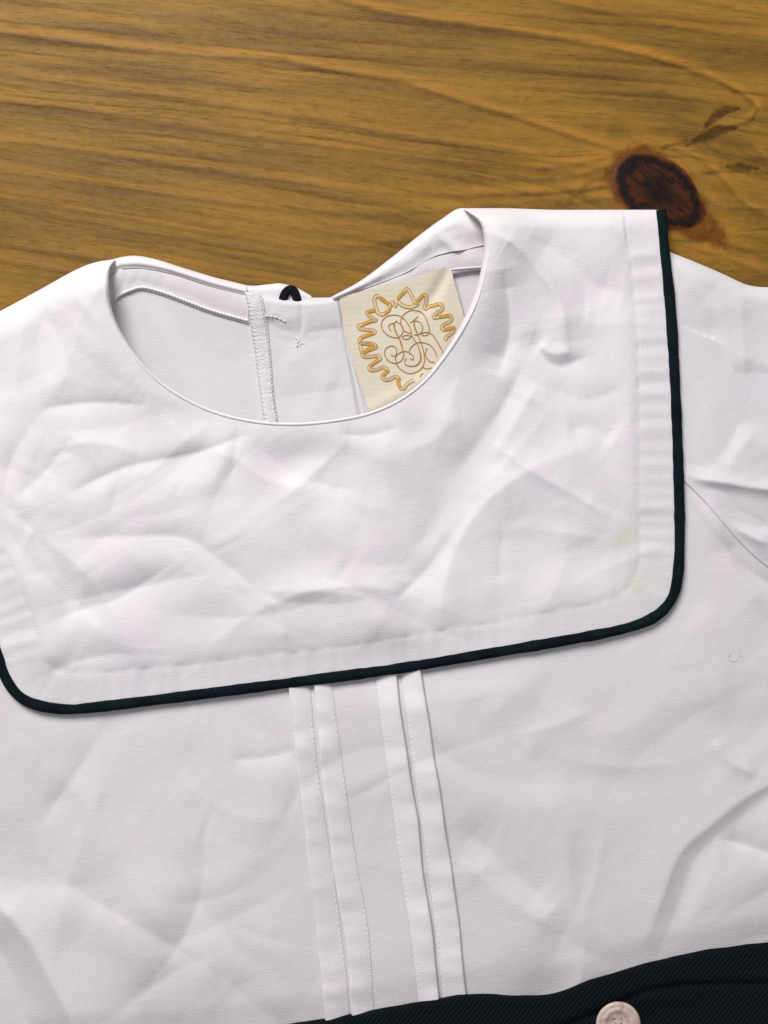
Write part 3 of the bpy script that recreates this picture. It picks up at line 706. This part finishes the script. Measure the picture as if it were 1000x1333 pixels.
mb = MB(); c = cat([(586, 351), (605, 349), (634, 347)], 60); mb.tube(np.c_[c, 14.5 + 0 * c[:, 0]], 1.2, 6); tag(mb.build('facing_stitching', M_thread, band2), kind='stuff')
# strip of rear collar beyond the placket
X, Y = coons([(312, 370), (330, 372), (350, 370), (366, 369), (385, 374), (404, 384)], [(318, 386), (335, 389), (355, 391), (372, 392), (390, 393), (410, 394)], 50, 12)
V = np.linspace(0, 1, 12)[None]; sheet('back_collar', X, Y, np.maximum(13 * roll(V * 22 + .4, 10) - 2 * V, .5), M_collar, shirt)
# placket
ptop = [(322, 381), (345, 385), (372, 389), (392, 390), (415, 389), (441, 385)]; pbot = [(352, 585), (375, 586), (400, 586), (420, 586), (448, 584), (476, 580)]
X, Y = coons(ptop, pbot, 90, 110); V = np.linspace(0, 1, 110)[None]; Us = np.linspace(0, 1, 90)[:, None]
def zp(x, y):
    yr = y - 388
    z = 8.2 + 11 * np.exp(-(yr / 46) ** 2)
    z = z + strokes(np.asarray(x, float), np.asarray(y, float), [([(348, 412), (362, 432), (388, 438)], -2.6, 9, 9), ([(392, 392), (393, 420), (390, 440)], -1.6, 4, 5), ([(395, 440), (420, 432), (448, 428)], -2.2, 8, 12), ([(350, 405), (375, 415), (392, 410)], 1.2, 10, 10), ([(380, 455), (410, 490), (440, 500)], 1.5, 26, 26), ([(350, 520), (400, 512), (460, 505)], -1.2, 14, 14)])
    return z + .7 * crumple(np.asarray(x, float), np.asarray(y, float), 50, 77)
Z = zp(X, Y) * 1.0
Z = Z * np.clip(.25 + .75 * roll(V * 200 + .3, 8), 0, 1)
Zr = Z - 3.2 * smooth(.965, 1.0, Us); Z = np.maximum(Zr, zb(X, Y) + .8 - 20 * (V < .03))
placket = sheet('placket', X, Y, Z, M_white, shirt)
# bar tack and the short stitch row on the placket
mb = MB()
for j in range(16):
    a0 = random.uniform(0, 6.28); cx_, cy_ = 388 + random.gauss(0, 2.6), 445 + random.gauss(0, 3.2); l_ = random.uniform(1.5, 3)
    q = np.array([[cx_ - l_ * math.cos(a0), cy_ - l_ * math.sin(a0)], [cx_, cy_], [cx_ + l_ * math.cos(a0), cy_ + l_ * math.sin(a0)]])
    mb.tube(np.c_[q, zp(q[:, 0], q[:, 1]) + np.array([-.2, .8, -.2])], .8, 5)
tag(mb.build('bar_tack', M_thread, placket), kind='stuff')
mb = MB(); c = cat([(346, 411), (360, 413), (373, 419)], 40)
for j in range(0, 36, 8): mb.tube(np.c_[c[j:j + 6], zp(c[j:j + 6, 0], c[j:j + 6, 1]) + np.array([.2, .9, 1.2, 1.2, .9, .2])], 1.1, 5)
tag(mb.build('placket_stitching', M_thread, placket), kind='stuff')
# serged seam: raised tape with overlock loops
SA = [(317, 379), (322, 400), (327, 430), (333, 470), (338, 510), (343, 548), (346, 575)]; SB = [(341, 383), (344, 402), (349, 432), (353, 470), (356, 510), (361, 548), (364, 575)]
X, Y = coons(SA, SB, 160, 14); V = np.linspace(0, 1, 14)[None]
def zsm(x, y): return zp(x, y) + 1.6
Z = zsm(X, Y) + 1.6 * np.sin(V * np.pi) ** .6 + .5 * pn(X / 8, Y / 8, 80); Z[:, 0] = np.minimum(Z[:, 0], zb(X[:, 0], Y[:, 0]) + .5)
serge = sheet('serged_seam', X, Y, Z, M_white, shirt)
a = cat(SA, 400); b = cat(SB, 400); mb = MB(); nst = 34
for j in range(nst):
    i0 = int(6 + j * 375 / nst); i1 = min(399, i0 + 6); i2 = min(399, i0 + 11)
    for (fr, to, ia, ib) in ((.06, .62, i0, i1), (.62, .10, i1, i2)):
        t = np.linspace(0, 1, 6)[:, None]
        p0 = a[ia] * (1 - fr) + b[ia] * fr; p1 = a[ib] * (1 - to) + b[ib] * to
        q = p0 * (1 - t) + p1 * t + rng.normal(0, .25, (6, 2))
        mb.tube(np.c_[q, zsm(q[:, 0], q[:, 1]) + .8 + .3 * np.sin(t[:, 0] * np.pi)], 1.0, 5, .7)
    # little chained loops on the other half
    cc = a[i0] * .28 + b[i0] * .72; th = np.linspace(.3, 5.6, 12)
    q = np.stack([cc[0] + 3.6 * np.cos(th) + 1.2 * np.sin(th), cc[1] + 3.0 * np.sin(th)], -1)
    mb.tube(np.c_[q, zsm(q[:, 0], q[:, 1]) + .8], .95, 5, .7)
tag(mb.build('overlock_stitches', M_thread, serge), kind='stuff')
# under-placket strip, slightly greyer, with a topstitch row
X, Y = coons([(440, 392), (448, 430), (456, 470), (466, 520), (474, 570)], [(462, 392), (470, 430), (480, 470), (492, 520), (502, 570)], 70, 10)
V = np.linspace(0, 1, 10)[None]; Z = zb(X, Y) + 1.3 + .9 * np.sin(V * np.pi)
under = sheet('under_placket', X, Y, Z, M_white, shirt)
mb = MB(); c = cat([(452, 440), (464, 490), (476, 540), (482, 570)], 130)
for j in range(0, 124, 6): mb.tube(np.c_[c[j:j + 4], zb(c[j:j + 4, 0], c[j:j + 4, 1]) + 2.4], .7, 5)
tag(mb.build('under_placket_stitching', M_thread, under), kind='stuff')

# ---- elastic button loop ------------------------------------------------
kb = NT('black_elastic'); kb.p.inputs['Base Color'].default_value = (.008, .008, .014, 1); kb.p.inputs['Roughness'].default_value = .9; kb.p.inputs['Specular IOR Level'].default_value = .08
nz = kb.n('ShaderNodeTexNoise', i_Scale=5000.0); kb.l(kb.mix(nz.outputs['Fac'], (.004, .004, .008, 1), (.014, .014, .022, 1)), kb.p.inputs['Base Color'])
mb = MB(); c = cat([(368, 398), (369, 388), (372, 381), (377, 377), (382, 378), (385, 384), (387, 391), (388, 398)], 50)
mb.tube(np.c_[c, 11 + 3 * np.sin(np.linspace(0, np.pi, 50))], 5.8, 12, .55)
mb.build('button_loop', kb.m, shirt)

# ---- woven label ----------------------------------------------------------
kl = NT('cream_label'); a = kl.attr('cloth')
wv = kl.n('ShaderNodeTexWave', i_Scale=1.0, i_Distortion=.4, bands_direction='Y'); kl.l(kl.vscale(a.outputs['Vector'], (.2, .2, 1)), wv.inputs['Vector'])
nz = kl.n('ShaderNodeTexNoise', i_Scale=1.0, i_Detail=3.0); kl.l(kl.vscale(a.outputs['Vector'], (.3, .8, 1)), nz.inputs['Vector'])
kl.l(kl.mix(nz.outputs['Fac'], srgb(211, 202, 179), srgb(224, 216, 196)), kl.p.inputs['Base Color']); kl.p.inputs['Roughness'].default_value = .55
bp = kl.n('ShaderNodeBump', i_Strength=.25, i_Distance=.0002); kl.l(wv.outputs['Fac'], bp.inputs['Height']); kl.l(bp.outputs['Normal'], kl.p.inputs['Normal'])
kl.p.inputs['Sheen Weight'].default_value = .1
def zl(x, y):
    x = np.asarray(x, float); y = np.asarray(y, float)
    d = y - (386 - .29 * (x - 441))
    return 15.5 - 3.0 * smooth(0, 150, d) + 3.2 * np.exp(-(d / 24) ** 2) + 3.5 * np.sin(np.clip((x - 441 - .27 * d) / 145, 0, 1) * np.pi) * smooth(0, 70, d) \
        - 3.0 * np.exp(-(((x - 572) + .55 * (y - 372)) / 9) ** 2) * (1 - smooth(30, 70, d)) + 1.6 * np.exp(-(((y - 512) + .55 * (x - 520)) / 10) ** 2)
X, Y = coons([(441, 387), (489, 374), (538, 360), (586, 346)], [(484, 545), (532, 530), (580, 516), (628, 500)], 70, 80)
bow = np.sin(np.linspace(0, np.pi, 80))[None] * 5; X = X - bow * (1 - np.linspace(0, 1, 70)[:, None]) * .9
Z = zl(X, Y)
label = sheet('woven_label', X, Y, Z, kl.m, shirt)
tag(label, 'cream woven neck label embroidered with a gold monogram in a ribbon wreath')
def zo(x, y): return zl(x, y) + .35
def emb(mb, pts, r=.85, n=None, lift=.25):
    pts = np.array(pts, float); L = np.linalg.norm(np.diff(pts, axis=0), axis=1).sum()
    c = cat(pts, n or max(8, int(L / 1.3))); mb.tube(np.c_[c, zo(c[:, 0], c[:, 1]) + lift], r, 6, .8)
Z1 = lambda L: [(460 + x / 12.5, 370 + y / 12.5) for x, y in L]
Z2 = lambda L: [(520 + x / 11.11, 370 + y / 11.11) for x, y in L]
Z3 = lambda L: [(460 + x / 10, 440 + y / 10) for x, y in L]
Z4 = lambda L: [(490 + x / 10, 395 + y / 10) for x, y in L]
MONO = [
    [(185, 350), (158, 305), (178, 268), (215, 258), (262, 228)],
    [(250, 445), (190, 432), (120, 390), (68, 310), (75, 230), (130, 170), (220, 148), (310, 165), (380, 220), (430, 300), (455, 370), (455, 420), (430, 452), (380, 465), (340, 448), (352, 420), (400, 412), (455, 425)],
    [(265, 225), (230, 260), (235, 330), (270, 410), (300, 470), (330, 560), (350, 620)],
    [(250, 235), (315, 268), (348, 330), (335, 390), (290, 440), (250, 445)],
    [(350, 620), (358, 680), (330, 735), (280, 770), (220, 775), (150, 740), (112, 670), (115, 600), (160, 560), (220, 553), (260, 590), (262, 650), (235, 685), (190, 670)],
    [(255, 760), (250, 700), (290, 650), (350, 622), (415, 630)],
    [(455, 390), (370, 360), (325, 290), (320, 210), (360, 140), (430, 95), (520, 90), (600, 125), (650, 200), (680, 290), (692, 370), (655, 410), (605, 415), (585, 392), (635, 375), (690, 380), (750, 430), (800, 510), (850, 600), (890, 690)],
    [(440, 250), (490, 215), (540, 170)],
    [(485, 240), (495, 310), (530, 390), (565, 470), (600, 560), (622, 660), (625, 760), (590, 840), (520, 890), (440, 912), (350, 880), (280, 820), (258, 765)],
    [(490, 225), (560, 240), (600, 300), (595, 360), (550, 400), (490, 408)],
    [(460, 420), (500, 480), (540, 540), (562, 620), (575, 700), (555, 770), (500, 808), (430, 815), (375, 788), (372, 745), (388, 715)],
    [(425, 655), (440, 590), (490, 532), (560, 505), (640, 515), (710, 550), (760, 620), (795, 700)],
    [(440, 650), (482, 690), (475, 735), (440, 712)],
    [(660, 580), (640, 640), (650, 700), (700, 755), (760, 765)],
    [(605, 832), (660, 850), (720, 835)], [(570, 955), (585, 925), (610, 912)],
]
mb = MB()
for p in MONO: emb(mb, Z4(p), .64, lift=.1)
# doubled (shaded) stems
for p in ([(235, 262), (242, 330), (278, 412), (308, 470), (338, 560)], [(493, 245), (503, 312), (540, 390)], [(566, 620), (584, 700), (562, 772), (500, 818)]): emb(mb, Z4(p), .65, lift=.1)
mb.build('monogram', M_outline, label)
GOLD = [Z1([(360, 425), (300, 430), (235, 450)]), Z1([(320, 590), (230, 620), (150, 650)]), Z1([(320, 795), (220, 830), (125, 870)]), Z3([(240, 0), (150, 10), (90, 40)]) if False else Z1([(310, 1010), (240, 1060), (150, 1100)]),
        Z3([(270, 130), (200, 155), (130, 190)]), Z3([(325, 285), (265, 325), (215, 365)]), Z3([(450, 420), (415, 460), (375, 490)]), Z3([(585, 540), (590, 590), (605, 640)]),
        Z1([(430, 215), (500, 265), (580, 330)]), Z1([(595, 370), (570, 430), (510, 470)]), Z1([(715, 250), (770, 180), (835, 115)]),
        Z2([(250, 250), (300, 200), (345, 150)]), Z2([(430, 320), (500, 305), (570, 285)]), Z2([(575, 470), (650, 460), (725, 450)]), Z2([(645, 655), (720, 640), (800, 625)])]
PALE = [Z1([(220, 450), (240, 500), (310, 545), (375, 580)]), Z1([(90, 670), (100, 715), (200, 735), (300, 740), (355, 770)]), Z1([(105, 890), (110, 945), (200, 960), (300, 965), (365, 1000)]),
        Z3([(75, 40), (90, 75), (180, 75), (260, 80), (300, 110)]), Z3([(115, 200), (140, 240), (230, 240), (320, 230), (350, 270)]), Z3([(205, 375), (225, 415), (300, 410), (390, 380), (450, 415)]),
        Z3([(375, 500), (410, 540), (480, 535), (550, 500), (605, 545)]), Z3([(600, 640), (650, 655), (710, 590), (790, 545)]),
        Z1([(420, 180), (350, 210), (345, 300), (375, 390), (400, 460), (460, 490)]), Z1([(625, 255), (640, 310), (660, 350)]), Z1([(700, 285), (690, 330), (660, 365)]),
        Z2([(80, 80), (115, 65), (160, 130), (225, 260)]), Z2([(0, 270), (60, 310), (150, 330), (230, 305), (270, 260)]), Z2([(385, 160), (390, 230), (370, 350)]), Z2([(570, 285), (625, 310), (610, 370), (540, 410), (495, 480), (530, 495)]),
        Z2([(715, 440), (755, 480), (730, 540), (660, 570), (610, 620), (640, 655)]), Z2([(790, 640), (760, 700), (690, 750), (660, 810)])]
mg, mp, mo = MB(), MB(), MB()
def ribbon(path, w=4.0):
    c = cat(path, max(20, int(len(path) * 8))); mp.strip(c, w, lambda x, y: zo(x, y) + .05, 5, .2)
    T = np.gradient(c, axis=0); T /= np.linalg.norm(T, axis=1, keepdims=True); Nn = np.stack([-T[:, 1], T[:, 0]], -1)
    for s in (-1, 1):
        q = c + Nn * s * w * .5; q[1:-1] = (q[:-2] + 2 * q[1:-1] + q[2:]) / 4
        mo.tube(np.c_[q, zo(q[:, 0], q[:, 1]) + .15], .45, 5)
    return c
left = sum([GOLD[0], PALE[0], GOLD[1], PALE[1], GOLD[2], PALE[2], GOLD[3], PALE[3][1:], GOLD[4], PALE[4], GOLD[5], PALE[5], GOLD[6], PALE[6], GOLD[7], PALE[7]], [])
right = sum([GOLD[11], PALE[13], GOLD[12], PALE[14][1:-1], GOLD[13], PALE[15][1:-1], GOLD[14], PALE[16]], [])
for path in (left, right, PALE[8] + GOLD[9][::-1] + GOLD[8][::-1], PALE[9], PALE[10], GOLD[10] + PALE[11] + PALE[12][::-1]): ribbon(path)
for L in GOLD:
    c = cat(L, 26); mg.strip(c, 3.5, lambda x, y: zo(x, y) + .2, 5, .3)
for L in PALE[:8] + PALE[13:]:
    c = cat(L, 30); emb(mo, c[3:-3:4], .3, lift=.25)
mg.build('wreath_gold_fill', M_gold, label); mp.build('wreath_ribbon', M_pale, label); mo.build('wreath_outline', M_outline, label)

# ---- tiny loose thread on the front ------------------------------------------
mb = MB(); c = cat([(951, 851), (948, 857), (953, 861), (960, 859), (962, 853), (968, 856)], 40); mb.tube(np.c_[c, zf(c[:, 0], c[:, 1]) + .3], .34, 5)
mb.build('loose_thread', thread('grey_thread', srgb(214, 212, 206)), shirt)

# ================================================================== THE SHORTS
so = at(700, 1340, 0); shorts = tag(empty('tartan_shorts', so.tolist()), 'dark navy and green twill shorts waistband with a pale button over the shirt hem', 'shorts')
xs = np.arange(-150, 1151, 2.6); nv = 90; ww = waist_y(xs) + .8 * pn(xs / 30, xs * 0, 90)
V = np.linspace(0, 1, nv) ** 1.3
X = np.repeat(xs[:, None], nv, 1); Y = ww[:, None] + V[None] * 170
d = Y - ww[:, None]
SEAMW = [(700, 1350), (780, 1318), (835, 1293), (880, 1284), (940, 1281), (1000, 1281), (1160, 1276)]
dS, sS, _ = pdist(X, Y, cat(SEAMW, 80))
zw = zf(X, Y)
Z = np.maximum(zw, 12) * 0 + 15 + 10 * roll(d + .3, 14) + 3 * pn(X / 150, Y / 90, 91) - 4.5 * np.exp(-(dS / 4.0) ** 2) + 1.5 * np.exp(-((dS - 12) / 9) ** 2) + 2.0 * np.exp(-(((X - 805) / 60) ** 2 + ((Y - 1328) / 40) ** 2))
X = np.hstack([X[:, :1], X]); Y = np.hstack([Y[:, :1] + 2, Y]); Z = np.hstack([Z[:, :1] - 7, Z])
waist = sheet('waistband', X, Y, np.maximum(Z, 6), M_shorts, shorts)
# rear of the waistband, lying inside under the thin shirt front
rear_top = [(-160, 1400), (60, 1370), (150, 1350), (215, 1318), (280, 1294), (350, 1302), (420, 1312), (500, 1305), (590, 1300), (628, 1282), (690, 1268), (715, 1238), (760, 1222), (800, 1228), (850, 1222), (1000, 1200), (1160, 1190)]
yt = curve_y(cat(rear_top, 300), xs); V = np.linspace(0, 1, 24)[None]
X = np.repeat(xs[:, None], 24, 1); Y = yt[:, None] * (1 - V) + 1440 * V
sheet('rear_waistband', X, Y, 4.6 + 0 * X, M_shorts, shorts)
# button: lathe with rim, dished face, four holes' worth of thread
kn = NT('pearl_button'); nz = kn.n('ShaderNodeTexNoise', i_Scale=180.0, i_Detail=3.0, i_Distortion=1.5); g = kn.n('ShaderNodeNewGeometry'); kn.l(g.outputs['Position'], nz.inputs['Vector'])
rp = kn.ramp([(.35, srgb(186, 160, 150)), (.5, srgb(216, 192, 186)), (.65, srgb(196, 180, 166))]); kn.l(nz.outputs['Fac'], rp.inputs['Fac']); kn.l(rp.outputs['Color'], kn.p.inputs['Base Color'])
kn.p.inputs['Roughness'].default_value = .22; kn.p.inputs['Coat Weight'].default_value = .4
prof = [(0, 4.2), (4, 4.2), (9, 4.4), (13, 5.0), (15.5, 6.6), (17, 7.6), (19, 7.9), (20.5, 7.4), (22, 7.0), (24, 7.2), (26.5, 6.8), (28.5, 5.2), (29.2, 3.0), (28.4, .8), (26, 0), (0, 0)]
pr = cat(prof, 60); an = np.linspace(0, 2 * np.pi, 64, endpoint=False); BX, BY, BZ = 805, 1333, 28
bx = BX + pr[:, None, 0] * np.cos(an)[None]; by = BY + pr[:, None, 0] * np.sin(an)[None]; bz = BZ + np.repeat(pr[:, 1:], 64, 1)
hol = np.ones_like(bz)
for hx, hy in ((-4.5, -4.5), (4.5, -4.5), (-4.5, 4.5), (4.5, 4.5)):
    hol *= 1 - np.exp(-(((bx - BX - hx) ** 2 + (by - BY - hy) ** 2) / 4.0)) * (bz > BZ + 2)
bz = BZ + (bz - BZ) * (.25 + .75 * hol)
button = mesh_obj('button', at(bx, by, bz).reshape(-1, 3), quads(60, 64, True)[:, ::-1], kn.m, shorts)
tag(button, 'pale pinkish pearl button with a raised rim')
mb = MB()
for (p, q) in (((-4.5, -4.5), (4.5, 4.5)), ((4.5, -4.5), (-4.5, 4.5))):
    for o_ in (-1.2, 0, 1.2):
        t = np.linspace(0, 1, 9); c = np.c_[BX + p[0] + (q[0] - p[0]) * t + o_, BY + p[1] + (q[1] - p[1]) * t, BZ + 3 + 3.0 * np.sin(t * np.pi) ** .5]
        mb.tube(c, .8, 5)
mb.build('button_thread', thread('beige_thread', srgb(196, 176, 164)), button)
# buttonhole edge stitching beneath the button
